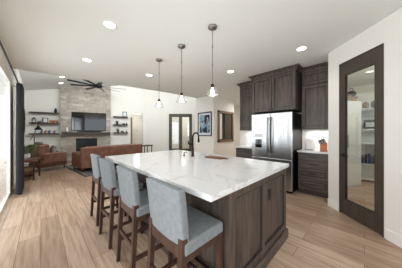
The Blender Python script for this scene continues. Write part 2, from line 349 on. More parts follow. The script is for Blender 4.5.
# base cabinet with drawers, right of fridge
def base_cabinet(yL, yR, label, drawers):
    w_ = yL - yR; t = thing('base_cabinet', label, 'cabinet', (3.99, yL, 0), KR)
    MB().box(0, w_, 0, .55, .10, .885).box(.0, w_, .05, .55, 0, .10).build('body', M['cab_box'], t)
    z = .115
    for h in drawers:
        f = MB(); r = .045 if h > .16 else .0
        if r: f = shaker(.012, w_ - .012, z, z + h, r)
        else: f.box(.012, w_ - .012, -.02, 0, z, z + h)
        f = f.build('drawer', M['cab_h'], t, bevel=.0015)
        if r: bead(.012, w_ - .012, z, z + h, r).build('dark_bead', M['toe'], f)
        c0 = w_ / 2; pull(c0 - .07, c0 + .07, z + h / 2 + .01).build('handle', M['black'], f, smooth=True)
        z += h + .011
    return t
base_cabinet(1.02, .475, 'dark-stained four-drawer base cabinet right of the fridge', [.23, .195, .16, .13])
base_cabinet(2.60, 2.005, 'dark-stained base cabinet left of the fridge beside the hallway', [.59, .165])
def ctop(y0, y1, label):
    o = box(3.95, XF - .013, y0, y1, .885, .92).build('countertop', M['quartz'], bevel=.003); tag(o, label, 'countertop')
ctop(.475, 1.03, 'white quartz worktop under the knife block, right of the fridge')
ctop(2.0, 2.63, 'short white quartz worktop left of the fridge')

def upper(yL, yR, xf, z0, label, n, split, crl=True, crr=True):
    w_ = yL - yR; dep = XF - xf; t = thing('wall_cabinet', label, 'cabinet', (xf, yL, 0), KR)
    zt = 2.64
    MB().box(0, w_, 0, dep, z0, zt).build('body', M['cab_box'], t)
    crown(0, w_, zt, dep, crl, crr).build('crown_moulding', M['cab'], t)
    dw = (w_ - .02) / n
    for i in range(n):
        x0 = .01 + i * dw + .004; x1 = x0 + dw - .008
        rows = [(z0 + .012, split - .012), (split + .012, zt - .03)] if split else [(z0 + .012, zt - .03)]
        for a, b in rows:
            d = shaker(x0, x1, a, b).build('door', M['cab'], t, bevel=.0015); bead(x0, x1, a, b).build('dark_bead', M['toe'], d)
            kx = x0 + .03 if (i == n - 1) else x1 - .03
            knob(kx, a + .03).build('knob', M['black'], d, smooth=True)
    return t
upper(.985, .475, 4.13, 1.38, 'tall dark wall cabinet above the knife block, meeting the pantry wall', 1, 2.33, False, False)
upper(2.56, 2.03, 4.13, 1.37, 'leftmost tall dark wall cabinet, beside the hallway', 1, 2.31, True, False)
upper(2.01, 1.01, 3.81, 1.80, 'deep two-door wall cabinet directly above the fridge', 2, None)

# ------------------------------------------------------------------ fridge
F = thing('fridge', 'stainless french-door fridge with water dispenser between the dark cabinets', 'fridge', (3.74, 1.985, 0), KR)
FW = .92
MB().box(0, FW, .07, .78, .04, 1.745).box(.03, FW - .03, .1, .7, 0, .04).build('body', M['black'], F)
for i, (a, b) in enumerate(((0.0, FW / 2 - .004), (FW / 2 + .004, FW))):
    d = box(a, b, -.0, .065, .735, 1.755).build('door', M['steel'], F, bevel=.012, seg=3)
    hx = FW / 2 - .045 if i == 0 else FW / 2 + .045
    MB().tube([(hx, 0, .84), (hx, -.05, .86), (hx, -.055, 1.2), (hx, -.05, 1.64), (hx, 0, 1.66)], .013, 10).build('door_handle', M['bronze'], d, smooth=True)
    if i == 0:
        dp = MB().box(.09, .29, -.012, .0, .93, 1.30).build('dispenser', M['steel'], d, bevel=.004)
        box(.11, .27, -.014, -.008, .95, 1.15).build('recess', M['glass_dark'], dp)
        box(.10, .28, -.02, -.010, 1.20, 1.28).build('control_panel', M['nickel'], dp)
dr = box(0, FW, 0, .065, .055, .725).build('freezer_drawer', M['steel'], F, bevel=.012, seg=3)
MB().tube([(.07, 0, .66), (.09, -.05, .66), (FW - .09, -.05, .66), (FW - .07, 0, .66)], .013, 10).build('door_handle', M['bronze'], dr, smooth=True)

# ------------------------------------------------------------------ island
I = thing('kitchen_island', 'large kitchen island of dark-stained panels in the centre of the room', 'kitchen island', (0, 0, 0))
IX0, IX1, IY0, IY1 = .99, 2.17, .71, 2.93
MB().box(IX0, IX1, IY0, IY1, .0, .878).build('body', M['cab'], I)
def end_panel():
    m = MB(); y = IY0
    m.box(IX0 - .012, IX0 + .06, y - .02, y + .05, 0, .878); m.box(IX1 - .055, IX1 + .01, y - .02, y + .05, 0, .878); m.box(1.515, 1.575, y - .02, y, 0, .878)
    for a, b in ((IX0 + .06, 1.515), (1.575, IX1 - .055)): m.box(a, b, y - .02, y, .81, .878); m.box(a, b, y - .02, y, 0, .18)
    return m
end_panel().build('end_panel', M['cab'], I)
MB().box(IX0 + .061, 1.514, IY0 - .004, IY0 - .0005, .181, .809).box(1.576, IX1 - .056, IY0 - .004, IY0 - .0005, .181, .809).build('recessed_panel', M['cab'], I)
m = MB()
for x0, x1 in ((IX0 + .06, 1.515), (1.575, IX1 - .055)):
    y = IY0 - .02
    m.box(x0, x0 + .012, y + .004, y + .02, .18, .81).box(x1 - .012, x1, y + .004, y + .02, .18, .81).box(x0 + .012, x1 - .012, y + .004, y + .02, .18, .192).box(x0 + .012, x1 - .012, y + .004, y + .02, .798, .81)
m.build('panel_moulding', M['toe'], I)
m = MB(); m.box(IX0 - .03, IX1 + .035, IY0 - .04, IY0 - .02, 0, .11); m.box(IX1 + .01, IX1 + .035, IY0 - .02, IY1, 0, .11); m.box(IX0 - .032, IX0 - .012, IY0 - .02, IY1, 0, .11)
m.build('plinth', M['cab_h'], I, bevel=.004)
m = MB()
for y in (IY0 + .05, 1.28, 1.84, 2.38, IY1 - .06): m.box(IX0 - .012, IX0, y, y + .06, .11, .878)
m.box(IX0 - .012, IX0, IY0 + .05, IY1, .81, .878); m.build('back_panel', M['cab'], I, bevel=.002)
ol = box(1.68, 1.75, IY0 - .010, IY0 - .004, .60, .715).build('outlet', M['toe'], I, bevel=.002); box(1.695, 1.735, IY0 - .013, IY0 - .010, .62, .695).build('socket_face', M['bronze'], ol)
it = box(.745, 2.215, .665, 2.985, .878, .92).build('countertop', M['quartz'], bevel=.004); tag(it, 'large white quartz slab with grey veins covering the kitchen island', 'countertop')
# faucet
fc = thing('faucet', 'tall black gooseneck faucet standing on the island worktop', 'faucet', (1.76, 1.97, .92), 0)
MB().lathe([(.028, 0), (.03, .006), (.022, .02), (.019, .12), (.019, .14)]).build('base', M['black'], fc, smooth=True)
pts = [(0, 0, .12), (0, 0, .32)] + [(.055 - .055 * math.cos(a), -.0 - .02 * math.sin(a / 2), .32 + .065 * math.sin(a)) for a in [PI * k / 8 for k in range(1, 9)]] + [(.112, -.022, .25)]
MB().tube(pts, .013, 12).build('spout', M['black'], fc, smooth=True)
MB().tube([(.11, -.02, .30), (.113, -.022, .24), (.113, -.022, .225)], [.015, .019, .015], 12).build('spray_head', M['black'], fc, smooth=True)
MB().tube([(0, 0, .20), (-.05, .04, .205)], .017, 10).tube([(-.05, .04, .205), (-.06, .05, .26)], [.014, .006], 8).build('handle', M['black'], fc, smooth=True)
sd = thing('soap_dispenser', 'small dark soap dispenser beside the faucet base', 'soap dispenser', (1.70, 2.12, .92))
MB().lathe([(.02, 0), (.02, .01), (.011, .014), (.011, .045)], n=16).build('base', M['black'], sd, smooth=True)
MB().tube([(0, 0, .04), (0, 0, .06), (.03, -.01, .062), (.05, -.015, .055)], .007, 8).build('nozzle', M['black'], sd, smooth=True)
cb = thing('cutting_board', 'small reddish wooden cutting board on the island right of the faucet', 'cutting board', (1.89, 1.62, .92), .15)
box(-.075, .075, -.16, .13, 0, .018).build('board', M['oakboard'], cb, bevel=.005); box(-.018, .018, -.23, -.16, 0, .018).build('grip', M['oakboard'], cb, bevel=.005)

# ------------------------------------------------------------------ stools (local: +x towards the island)
def stool():
    t = thing('counter_stool', '', 'stool', group='counter stools along the island')
    # seat
    box(-.15, .215, -.21, .21, .575, .655).build('seat', M['seat_fabric'], t, bevel=.018, seg=3)
    # backrest: slightly reclined, slightly curved slab
    m = MB(); nx = 6; nz = 6; front = []; back = []
    for j in range(nz + 1):
        z = .625 + (.985 - .625) * j / nz; lean = -.128 - .04 * (j / nz) ** 1.2; hw = .198 + .004 * (j / nz)
        f, b = [], []
        for i in range(nx + 1):
            u = -1 + 2 * i / nx; y = u * hw; cv = -.012 * (1 - u * u); zz = z - (.010 * u * u if j == nz else 0)
            f.append(m.bm.verts.new((lean + cv + .028, y, zz))); b.append(m.bm.verts.new((lean + cv - .028, y, zz)))
        front.append(f); back.append(b)
    q = lambda a, b, c_, d: m.bm.faces.new((a, b, c_, d))
    for j in range(nz):
        for i in range(nx):
            q(front[j][i], front[j][i + 1], front[j + 1][i + 1], front[j + 1][i]); q(back[j][i], back[j + 1][i], back[j + 1][i + 1], back[j][i + 1])
        q(front[j][0], front[j + 1][0], back[j + 1][0], back[j][0]); q(front[j][nx], back[j][nx], back[j + 1][nx], front[j + 1][nx])
    for i in range(nx):
        q(front[0][i], back[0][i], back[0][i + 1], front[0][i + 1]); q(front[nz][i], front[nz][i + 1], back[nz][i + 1], back[nz][i])
    m.build('backrest', M['fabric'], t, bevel=.012, seg=3, smooth=True)
    def leg(x0, y0, x1, y1, zt, s0=.021, s1=.016):
        MB().hexa([(x1 - s1, y1 - s1, 0), (x1 + s1, y1 - s1, 0), (x1 + s1, y1 + s1, 0), (x1 - s1, y1 + s1, 0)], [(x0 - s0, y0 - s0, zt), (x0 + s0, y0 - s0, zt), (x0 + s0, y0 + s0, zt), (x0 - s0, y0 + s0, zt)]).build('leg', M['walnut'], t, bevel=.002)
    for s in (-1, 1):
        leg(-.145, s * .18, -.18, s * .188, .68); leg(.19, s * .185, .195, s * .19, .575)
    MB().box(-.13, .19, -.2, -.175, .535, .575).box(-.13, .19, .175, .2, .535, .575).box(.178, .2, -.18, .18, .535, .575).box(-.165, -.13, -.18, .18, .56, .635).build('seat_frame', M['walnut'], t)
    MB().box(-.172, -.152, -.18, .18, .30, .335).build('stretcher', M['walnut'], t)
    for s in (-1, 1): box(-.165, .19, s * .188 - .01, s * .188 + .01, .20, .235).build('stretcher', M['walnut'], t)
    fr = box(.183, .207, -.18, .18, .20, .235).build('footrest', M['walnut'], t); box(.18, .21, -.17, .17, .235, .239).build('kick_plate', M['bronze'], fr)
    return t
s0 = stool()
for i, (y, lab) in enumerate(((.94, 'blue-grey upholstered counter stool at the near corner of the island'),
                              (1.575, 'blue-grey counter stool second from the near end of the island row'),
                              (2.215, 'blue-grey counter stool third from the near end of the island row'),
                              (2.83, 'blue-grey counter stool at the far end of the island, nearest the sofas'))):
    o = s0 if i == 0 else copy_tree(s0)
    o.location = (.745, y, 0); o['label'] = lab
    if i == 2: o.rotation_euler = (0, 0, .03); o.location.x = .73
    if i == 1: o.rotation_euler = (0, 0, -.02); o.location.x = .735

# ------------------------------------------------------------------ pendants
def pendant():
    t = thing('pendant_light', '', 'pendant light', group='glass pendants above the island')
    MB().lathe([(.0, CEIL - .035), (.035, CEIL - .034), (.06, CEIL - .018), (.062, CEIL)], n=24).build('canopy', M['nickel'], t, smooth=True)
    MB().tube([(0, 0, 1.97), (0, 0, CEIL - .03)], .005, 8).tube([(0, 0, 2.2), (0, 0, 2.23)], .009, 8).tube([(0, 0, 2.45), (0, 0, 2.48)], .009, 8).build('rod', M['nickel'], t)
    MB().lathe([(.008, 1.965), (.02, 1.96), (.023, 1.94), (.023, 1.915), (.016, 1.91)], n=16).build('socket', M['bronze'], t, smooth=True)
    sh = MB().lathe([(.022, 1.925), (.045, 1.905), (.066, 1.87), (.080, 1.83), (.090, 1.80), (.087, 1.80), (.077, 1.83), (.063, 1.868), (.042, 1.902), (.020, 1.921)], n=32)
    sh.build('shade', M['shade_glass'], t, smooth=True)
    MB().lathe([(.0, 1.838), (.014, 1.842), (.021, 1.857), (.018, 1.876), (.010, 1.895), (.010, 1.915)], n=16).build('bulb', M['bulb'], t, smooth=True)
    return t
p0 = pendant()
for i, (y, lab) in enumerate(((1.437, 'clear glass cone pendant nearest the camera, hanging on a nickel rod'), (2.111, 'clear glass cone pendant in the middle of the island row'), (2.822, 'clear glass cone pendant farthest away, over the far end of the island'))):
    o = p0 if i == 0 else copy_tree(p0)
    o.location = (1.64, y, 0); o['label'] = lab
    l = bpy.data.lights.new('pendant_glow', 'POINT'); l.energy = 2.5; l.color = (1, .93, .84); l.shadow_soft_size = .04
    lo = bpy.data.objects.new('pendant_glow', l); COL.objects.link(lo); lo.location = (1.64, y, 1.78)

# ------------------------------------------------------------------ recessed downlights
for y in (.74, 2.29):
    area('under_cabinet_light', (4.38, y, 1.365), (0, 0, 0), .12, .4, 1.6, (1, .96, .9))
hl = bpy.data.lights.new('hall_lamp', 'POINT'); hl.energy = 5; hl.color = (1, .96, .9); hl.shadow_soft_size = .1
ho = bpy.data.objects.new('hall_lamp', hl); COL.objects.link(ho); ho.location = mw @ Vector((2.25, .8, 2.2))
of = bpy.data.lights.new('office_fill', 'POINT'); of.energy = 22; of.color = (1, .97, .93); of.shadow_soft_size = .2  # unseen point light added to brighten the room behind the doors
oo = bpy.data.objects.new('office_fill', of); COL.objects.link(oo); oo.location = Matrix.Translation((*FR0, 0)) @ Matrix.Rotation(FRR, 4, 'Z') @ Vector((1.9, 1.1, 2.4))
def can():
    t = thing('recessed_light', '', 'ceiling light', group='recessed ceiling lights')
    MB().lathe([(.085, -.001), (.085, -.006), (.07, -.008), (.066, -.003), (.066, -.001)], n=28).build('trim_ring', M['trim'], t, smooth=True)
    MB().lathe([(.0, -.005), (.066, -.005), (.066, -.002), (.0, -.002)], n=28).build('lens', M['lens'], t)
    return t
c0 = can()
cans = [(.645, 2.36, 'recessed ceiling light nearest the camera on the left, above the stools'), (.642, 3.82, 'recessed ceiling light behind the near left one, in front of the ceiling fan'),
        (3.135, .75, 'recessed ceiling light above the pantry corner, right of the cabinets'), (3.135, 2.19, 'recessed ceiling light left of the cabinet above the fridge'),
        (1.90, 3.74, 'recessed ceiling light beyond the island between two pendants')]
for i, (x, y, lab) in enumerate(cans):
    o = c0 if i == 0 else copy_tree(c0)
    o.location = (x, y, CEIL); o['label'] = lab
    l = bpy.data.lights.new('downlight', 'SPOT'); l.energy = 10; l.spot_size = 2.3; l.spot_blend = .8; l.color = (1, .96, .91); l.shadow_soft_size = .06
    lo = bpy.data.objects.new('downlight', l); COL.objects.link(lo); lo.location = (x, y, CEIL - .03)
# two in the vault
ang = math.atan(.215)
for s_, t_, lab in ((-.773, -1.76, 'recessed light in the vaulted ceiling nearest the kitchen edge'), (-.914, -.936, 'recessed light in the vaulted ceiling nearest the stone fireplace')):
    o = copy_tree(c0); wp = mw @ Vector((s_, t_, vz(s_) - .001)); o.location = wp
    o.rotation_euler = (Matrix.Rotation(FAM, 3, 'Z') @ Matrix.Rotation(-ang, 3, 'Y')).to_euler(); o['label'] = lab

# ------------------------------------------------------------------ kitchen small things
kb = thing('knife_block', 'amber wooden knife block full of black-handled knives on the right worktop', 'knife block', (4.20, .60, .92), KR + .1)
m = MB(); m.prism([(-.06, 0), (.06, 0), (.06, .19), (-.06, .13)], -.055, .055, 'y'); m.build('block', M['knifewood'], kb, bevel=.004)
for i in range(6):
    x = -.045 + .017 * i; y = (-.025, .02)[i % 2]; z = .13 + (x + .06) * .5
    MB().tube([(x, y, z - .01), (x - .045, y, z + .085)], [.008, .010], 8).build('knife_handle', M['black'], kb, smooth=True)
wb = thing('tablet_stand', 'white board standing on a thin black wire stand beside the fridge', 'stand', (4.33, .88, .92), KR)
box(-.07, .07, .0, .012, .012, .235, Matrix.Rotation(-.12, 3, 'X'), (0, 0, .01)).build('board', M['white_ceramic'], wb, bevel=.004)
MB().tube([(-.08, -.05, .006), (.08, -.05, .006), (.08, .05, .006), (-.08, .05, .006), (-.08, -.05, .006)], .004, 6).tube([(.05, -.05, .006), (.05, -.045, .02)], .004, 6).tube([(-.08, .05, .006), (-.08, .06, .13)], .004, 6).tube([(.08, .05, .006), (.08, .06, .13)], .004, 6).build('wire_stand', M['black'], wb)
ot = thing('wall_outlet', 'white outlet cover on the tiled wall left of the fridge', 'outlet', (XF - .012, 2.48, 1.12), KR)
box(-.035, .035, -.006, 0, -.057, .057).build('cover_plate', M['white_ceramic'], ot, bevel=.002); MB().box(-.016, .016, -.008, -.006, -.04, -.008).box(-.016, .016, -.008, -.006, .008, .04).build('socket_face', M['trim'], ot)

# framed art on the art wall (faces -X)
ar = thing('framed_picture', 'dark framed print with red, blue and black tree-like shapes beside the glass doors', 'picture', (XA, 4.93, 0), KR)
# local x 0..; picture spans y 4.35..4.87 world
ax0, ax1, az0, az1 = .10, .85, 1.17, 2.11
MB().box(ax0, ax0 + .035, -.03, 0, az0, az1).box(ax1 - .035, ax1, -.03, 0, az0, az1).box(ax0, ax1, -.03, 0, az0, az0 + .035).box(ax0, ax1, -.03, 0, az1 - .035, az1).build('frame', M['black'], ar)
def artmat():
    m = mat('abstract_print', srgb(200, 205, 208), 0.6); b = m.node_tree.nodes['Principled BSDF']
    mp = coords(m, (6, 1, 3.0)); n = N(m, 'ShaderNodeTexNoise'); n.inputs['Scale'].default_value = 1.1; n.inputs['Detail'].default_value = 2.5; L(m, mp, 'Vector', n, 'Vector')
    r = ramp(m, [(0.0, srgb(30, 34, 42)), (0.42, srgb(40, 52, 70)), (0.47, srgb(120, 160, 180)), (0.56, srgb(205, 215, 218)), (0.60, srgb(150, 50, 50)), (0.66, srgb(60, 40, 44))])
    r.color_ramp.interpolation = 'CONSTANT'; L(m, n, 'Fac', r, 'Fac'); L(m, r, 'Color', b, 'Base Color'); return m
box(ax0 + .035, ax1 - .035, -.012, -.002, az0 + .035, az1 - .035).build('mat_board', M['paper'], ar)
box(ax0 + .10, ax1 - .10, -.016, -.012, az0 + .13, az1 - .11).build('print', artmat(), ar)

# wood framed inner window in the nook wall (faces -Y)
wx0, wx1, wz0, wz1 = 4.86, 5.90, .93, 2.17
wn = MB().box(wx0, wx0 + .09, -.04, 0, wz0, wz1).box(wx1 - .09, wx1, -.04, 0, wz0, wz1).box(wx0, wx1, -.04, 0, wz0, wz0 + .09).box(wx0, wx1, -.04, 0, wz1 - .09, wz1).build('window_2', M['brownframe'], loc=(0, 4.0, 0)); st(wn)
box(wx0 + .09, wx1 - .09, -.012, -.006, wz0 + .09, wz1 - .09).build('pane', M['glass_dark'], wn)
M['oliveblind'] = noisy('olive_blind', srgb(92, 84, 68), srgb(70, 64, 54), scale=(12, 1, 1), rough=.8, nscale=4)
box(wx0 + .45, wx1 - .14, -.016, -.012, wz0 + .09, wz1 - .12).build('blind', M['oliveblind'], wn)
box(wx0 + .10, wx0 + .26, -.016, -.012, wz0 + .12, wz1 - .12).build('light_panel', M['wall'], wn)

# ------------------------------------------------------------------ pantry contents
pl = bpy.data.lights.new('pantry_fill', 'POINT'); pl.energy = 20; pl.color = (1, .95, .86); pl.shadow_soft_size = .15  # unseen point light added because daylight cannot reach the pantry
po = bpy.data.objects.new('pantry_fill', pl); COL.objects.link(po); po.location = (4.9, -.9, 2.5)
CB, CBR = (5.20, .32, 0), math.radians(-30)
fz = thing('pantry_locker', 'tall plain white corner cupboard seen through the pantry door glass', 'cupboard', CB, CBR)
MB().prism([(0, 0), (.53, 0), (.53, .36), (0, .06)], 0, 2.08).build('body', M['white_gloss'], fz, bevel=.004); MB().tube([(.06, -.02, .95), (.06, -.02, 1.25)], .008, 8).build('handle', M['nickel'], fz)
for i, (x, y, z, sx, sz, mt, lab) in enumerate(((.11, .075, 2.082, .16, .14, 'basket', 'low wicker basket on the white pantry cupboard, nearest the door'), (.37, .12, 2.082, .24, .12, 'basket', 'wicker basket at the far end of the white pantry cupboard'))):
    wp = Matrix.Translation(CB) @ Matrix.Rotation(CBR, 4, 'Z') @ Vector((x, y, z))
    b = thing('basket', lab, 'basket', wp, CBR, 'baskets on the white pantry cupboard')
    MB().hexa([(-sx / 2, -.04, 0), (sx / 2, -.04, 0), (sx / 2, .05, 0), (-sx / 2, .05, 0)], [(-sx / 2 - .02, -.06, sz), (sx / 2 + .02, -.06, sz), (sx / 2 + .02, .06, sz), (-sx / 2 - .02, .06, sz)]).build('body', M[mt], b, bevel=.01)
    MB().tube([(-sx / 2 - .02, -.06, sz), (sx / 2 + .02, -.06, sz), (sx / 2 + .02, .06, sz), (-sx / 2 - .02, .06, sz), (-sx / 2 - .02, -.06, sz)], .01, 8).build('rim', M['walnut'], b)
hb = thing('storage_bag', 'dark rounded bag stacked on a basket above the white pantry cupboard', 'bag', (5.60, .235, 2.222), CBR)
MB().lathe([(.0, 0), (.07, .005), (.10, .05), (.09, .10), (.04, .14), (0, .145)], n=18).build('body', M['charcoal'], hb, smooth=True); MB().tube([(-.06, 0, .15), (-.05, 0, .2), (.05, 0, .2), (.06, 0, .15)], .008, 8).build('strap', M['black'], hb)
# shelving on the far pantry wall; faces the door
SH = (6.08, -.05); SR = -PI / 2
sv = thing('pantry_shelving', 'white open shelving at the back of the pantry', 'shelf', (6.10, .10, 0), SR)
box(0, .02, 0, .38, 0, 2.1).build('side_panel', M['white_gloss'], sv); box(1.18, 1.2, 0, .38, 0, 2.1).build('side_panel', M['white_gloss'], sv); box(0, 1.2, .38, .395, 0, 2.1).build('back_panel', M['white_gloss'], sv)
for z in (.06, .46, 1.01, 1.38, 1.93): box(.02, 1.18, 0, .38, z, z + .022).build('shelf', M['trim'], sv)
def onshelf(lx, ly, z): return (6.10 + ly, .10 - lx, z + .0015)
jar_m = [mat('blue_label_tin', srgb(52, 70, 108), .4), mat('steel_tin', srgb(120, 128, 140), .3, .6), mat('dark_jar', srgb(40, 36, 36), .3)]
cn = ['blue', 'silver', 'black']
for i in range(9):
    lx = .06 + .064 * i; k = [0, 2, 0, 1, 0, 2, 0, 1, 0][i]
    t = thing('food_tin', f'{cn[k]} food tin on the second-lowest pantry shelf, {["nearest the white cupboard", "second in from the white cupboard", "third in from the white cupboard", "fourth in from the white cupboard", "fifth in from the white cupboard", "sixth in from the white cupboard", "seventh in from the white cupboard", "eighth in from the white cupboard", "ninth in from the white cupboard"][i]}', 'tin', onshelf(lx, .08, .482), 0, 'tins on the pantry shelf')
    h = .2 + .05 * ((i * 7) % 3) / 2
    MB().lathe([(.029, 0), (.029, h), (.025, h + .01)], n=14).build('body', jar_m[k], t, smooth=False); MB().lathe([(.028, h + .008), (.028, h + .02), (0, h + .022)], n=14).build('lid', M['nickel'], t)
bx = thing('appliance_box', 'black and white appliance box on the upper pantry shelf', 'box', onshelf(.22, .12, 1.402), SR)
box(-.14, .14, -.1, .12, 0, .24).build('box', M['charcoal'], bx); box(-.10, .06, -.103, -.1, .05, .17).build('front_label', M['paper'], bx)
for i, (lx, r, h, mt, lab) in enumerate(((.12, .07, .14, 'basket', 'round brown pot on the top pantry shelf beside the white cupboard'), (.29, .08, .16, 'charcoal', 'dark pot in the middle of the top pantry shelf'), (.46, .07, .12, 'bronze', 'small bronze pot on the top pantry shelf'))):
    t = thing('pot', lab, 'pot', onshelf(lx, .12, 1.952), 0, 'pots on the top pantry shelf')
    MB().lathe([(r * .8, 0), (r, h * .4), (r * .9, h)], n=16).build('body', M[mt], t, smooth=True); MB().lathe([(r * .92, h), (r * .6, h + .02), (.012, h + .03), (.012, h + .05), (0, h + .05)], n=16).build('lid', M['black'], t, smooth=True)

# ------------------------------------------------------------------ family room: fireplace (local frame of the wall)
def fam(x, y, z): v_ = mw @ Vector((x, y, z)); return (v_.x, v_.y, v_.z)
fp = thing('fireplace', 'stacked-stone chimney breast reaching up to the vaulted ceiling', 'fireplace', (*P0, 0), FAM)
SX0, SX1, SD = -1.02, .82, -.28
fx0, fx1, fz0, fz1 = -.50, .28, .48, 1.05
m = MB(); m.prism([(SX0, fz1), (SX1, fz1), (SX1, vz(SX1) - .002), (SX0, vz(SX0) - .002)], SD, -.002, 'y')
m.box(SX0, fx0, SD, -.002, 0, fz1).box(fx1, SX1, SD, -.002, 0, fz1).box(fx0, fx1, SD, -.002, 0, fz0)
m.build('stone_surround', M['stone'], fp)
fb = MB().box(fx0, fx1, -.03, -.004, fz0, fz1).box(fx0, fx0 + .03, SD - .01, -.03, fz0, fz1).box(fx1 - .03, fx1, SD - .01, -.03, fz0, fz1).box(fx0, fx1, SD - .01, -.03, fz1 - .1, fz1).box(fx0, fx1, SD - .01, -.03, fz0, fz0 + .04).build('firebox', M['soot'], fp)
box(fx0 + .03, fx1 - .03, SD + .0, SD + .01, fz0 + .04, fz1 - .1).build('glass_front', M['hearth_glass'], fb)
m = MB()
for i in range(4): m.tube([(-.38 + i * .06, -.16 + (i % 2) * .05, fz0 + .08 + i * .02), (.0 + i * .06, -.12 - (i % 2) * .05, fz0 + .09 + i * .02)], .035, 8)
m.build('log', M['oakboard'], fb)
mt_ = box(-.96, .80, SD - .18, SD, 1.235, 1.325).build('mantel', M['door_wood'], fp, bevel=.004)
tv = thing('television', 'large flat black television on the stone chimney breast above the mantel', 'television', (*P0, 0), FAM)
box(-.655, .635, SD - .05, SD - .005, 1.40, 2.21).build('casing', M['black'], tv, bevel=.004); box(-.643, .623, SD - .054, SD - .05, 1.415, 2.198).build('screen', M['glass_dark'], tv)
sb = tag(box(-.45, .45, SD - .13, SD - .05, 1.3255, 1.375).build('soundbar', M['charcoal'], loc=(*P0, 0), rz=FAM, bevel=.008), 'dark soundbar on the mantel under the television', 'soundbar')
vs = thing('vase', 'slim white vase at the left end of the mantel', 'vase', fam(-.80, SD - .09, 1.3255)); MB().lathe([(.03, 0), (.045, .06), (.03, .15), (.018, .2), (.024, .22)], n=16).build('body', M['white_ceramic'], vs, smooth=True)
MB().tube([(0, 0, .2), (.01, 0, .28)], .004, 6).tube([(0, 0, .2), (-.02, .01, .27)], .004, 6).build('stem', M['leaf'], vs)

# floating shelves
def fshelf(x0, x1, z, label, grp, m=M['door_wood']):
    return tag(box(x0, x1, -.2, 0, z, z + .045).build('floating_shelf', m, loc=(*P0, 0), rz=FAM, bevel=.003), label, 'shelf', grp)
LZ = (1.31 + 20 / 161.8 * 6.72, 1.31 + 9.6 / 161.8 * 6.72, 1.28)
for z, nme in zip(LZ, ('top', 'middle', 'bottom')): fshelf(-1.98, -1.10, z - .045, f'{nme} floating shelf left of the stone fireplace', 'floating shelves left of the fireplace')
RZ = (1.31 + 15.8 / 161.8 * 8.3, 1.31 + 8.0 / 161.8 * 8.3, 1.31 + .2 / 161.8 * 8.3)
for z, nme in zip(RZ, ('top', 'middle', 'bottom')): fshelf(.95, 1.62, z - .045, f'{nme} floating shelf right of the stone fireplace', 'floating shelves right of the fireplace')
def deco(name, label, cat, x, z, kind, s=1.0, mt='black', group=None):
    t = thing(name, label, cat, fam(x, -.1, z), FAM, group)
    if kind == 'frame':
        MB().box(-.08 * s, .08 * s, -.01, .01, 0, .2 * s).build('frame', M[mt], t); box(-.06 * s, .06 * s, -.013, -.009, .02 * s, .18 * s).build('photo', M['paper'], t)
    elif kind == 'lantern':
        MB().box(-.05, .05, -.05, .05, 0, .015).box(-.05, .05, -.05, .05, .15, .165).build('cage', M['black'], t)
        m = MB()
        for sx in (-1, 1):
            for sy in (-1, 1): m.tube([(sx * .045, sy * .045, .01), (sx * .045, sy * .045, .155)], .005, 6)
        m.build('post', M['black'], t); MB().lathe([(.05, .165), (.02, .21), (0, .215)], n=12).build('cap', M['black'], t)
        MB().lathe([(.022, .016), (.022, .09), (0, .092)], n=12).build('candle', M['white_ceramic'], t)
    elif kind == 'vase':
        MB().lathe([(.03 * s, 0), (.055 * s, .07 * s), (.04 * s, .14 * s), (.02 * s, .18 * s), (.028 * s, .2 * s)], n=16).build('body', M[mt], t, smooth=True)
    elif kind == 'plant':
        MB().lathe([(.035, 0), (.05, .08)], n=14).build('pot', M['charcoal'], t, smooth=True); m = MB()
        for k in range(26):
            a = random.random() * 2 * PI; r = .05 + random.random() * .07; h = .1 + random.random() * .09
            m.tube([(0, 0, .07), (r * .6 * math.cos(a), r * .5 * math.sin(a), h), (r * math.cos(a), r * .8 * math.sin(a), h - .02)], [.002, .012, .002], 5)
        m.build('foliage', M['leaf'], t)
    elif kind == 'bowl':
        MB().lathe([(.02 * s, 0), (.06 * s, .03 * s), (.075 * s, .06 * s), (.068 * s, .06 * s), (.05 * s, .03 * s), (0, .015 * s)], n=18).build('body', M[mt], t, smooth=True)
    return t
deco('vase', 'dark vase at the right end of the top left shelf', 'vase', -1.20, LZ[0], 'vase', 1.0, 'charcoal')
deco('lantern', 'black candle lantern at the left end of the middle left shelf', 'lantern', -1.86, LZ[1], 'lantern')
deco('picture_frame', 'small dark standing photo frame in the middle of the left middle shelf', 'picture frame', -1.52, LZ[1], 'frame', 1.05, 'charcoal')
deco('bowl', 'low dark bowl between lantern and photo frame on the left middle shelf', 'bowl', -1.70, LZ[1], 'bowl', .9, 'charcoal')
bc = [mat('book_cloth_orange', srgb(176, 110, 70), .7), mat('book_cloth_tan', srgb(170, 140, 105), .7), mat('book_cloth_blue', srgb(70, 110, 150), .7), mat('book_cloth_white', srgb(220, 218, 210), .7), mat('book_cloth_rust', srgb(150, 80, 55), .7)]
bn = ['orange', 'tan', 'blue', 'white', 'rust']
def books(x0, z, seq, place, grp):
    x = x0
    for i, k in enumerate(seq):
        wd_ = .034; h = .10 + .015 * ((i * 5) % 3)
        t = thing('book', f'{bn[k]} book on the {place}, {["first", "second", "third", "fourth", "fifth", "sixth", "seventh", "eighth"][i]} from the left', 'book', fam(x, -.1, z), FAM, grp)
        MB().box(0, .003, -.07, .05, 0, h).box(wd_ - .003, wd_, -.07, .05, 0, h).box(.003, wd_ - .003, -.07, -.067, 0, h).build('cover', bc[k], t); box(.003, wd_ - .003, -.067, .045, .003, h - .003).build('pages', M['paper'], t)
        x += wd_ + .002
books(-1.39, LZ[1], [0, 1, 0, 4, 0, 1, 4], 'middle left shelf', 'books on the middle left shelf')
books(-1.66, LZ[2], [2, 2, 3, 4, 0, 3, 2, 2], 'bottom left shelf', 'books on the bottom left shelf')
books(-1.27, LZ[2], [0, 2, 3], 'bottom left shelf near the stone', 'books at the right end of the bottom left shelf')
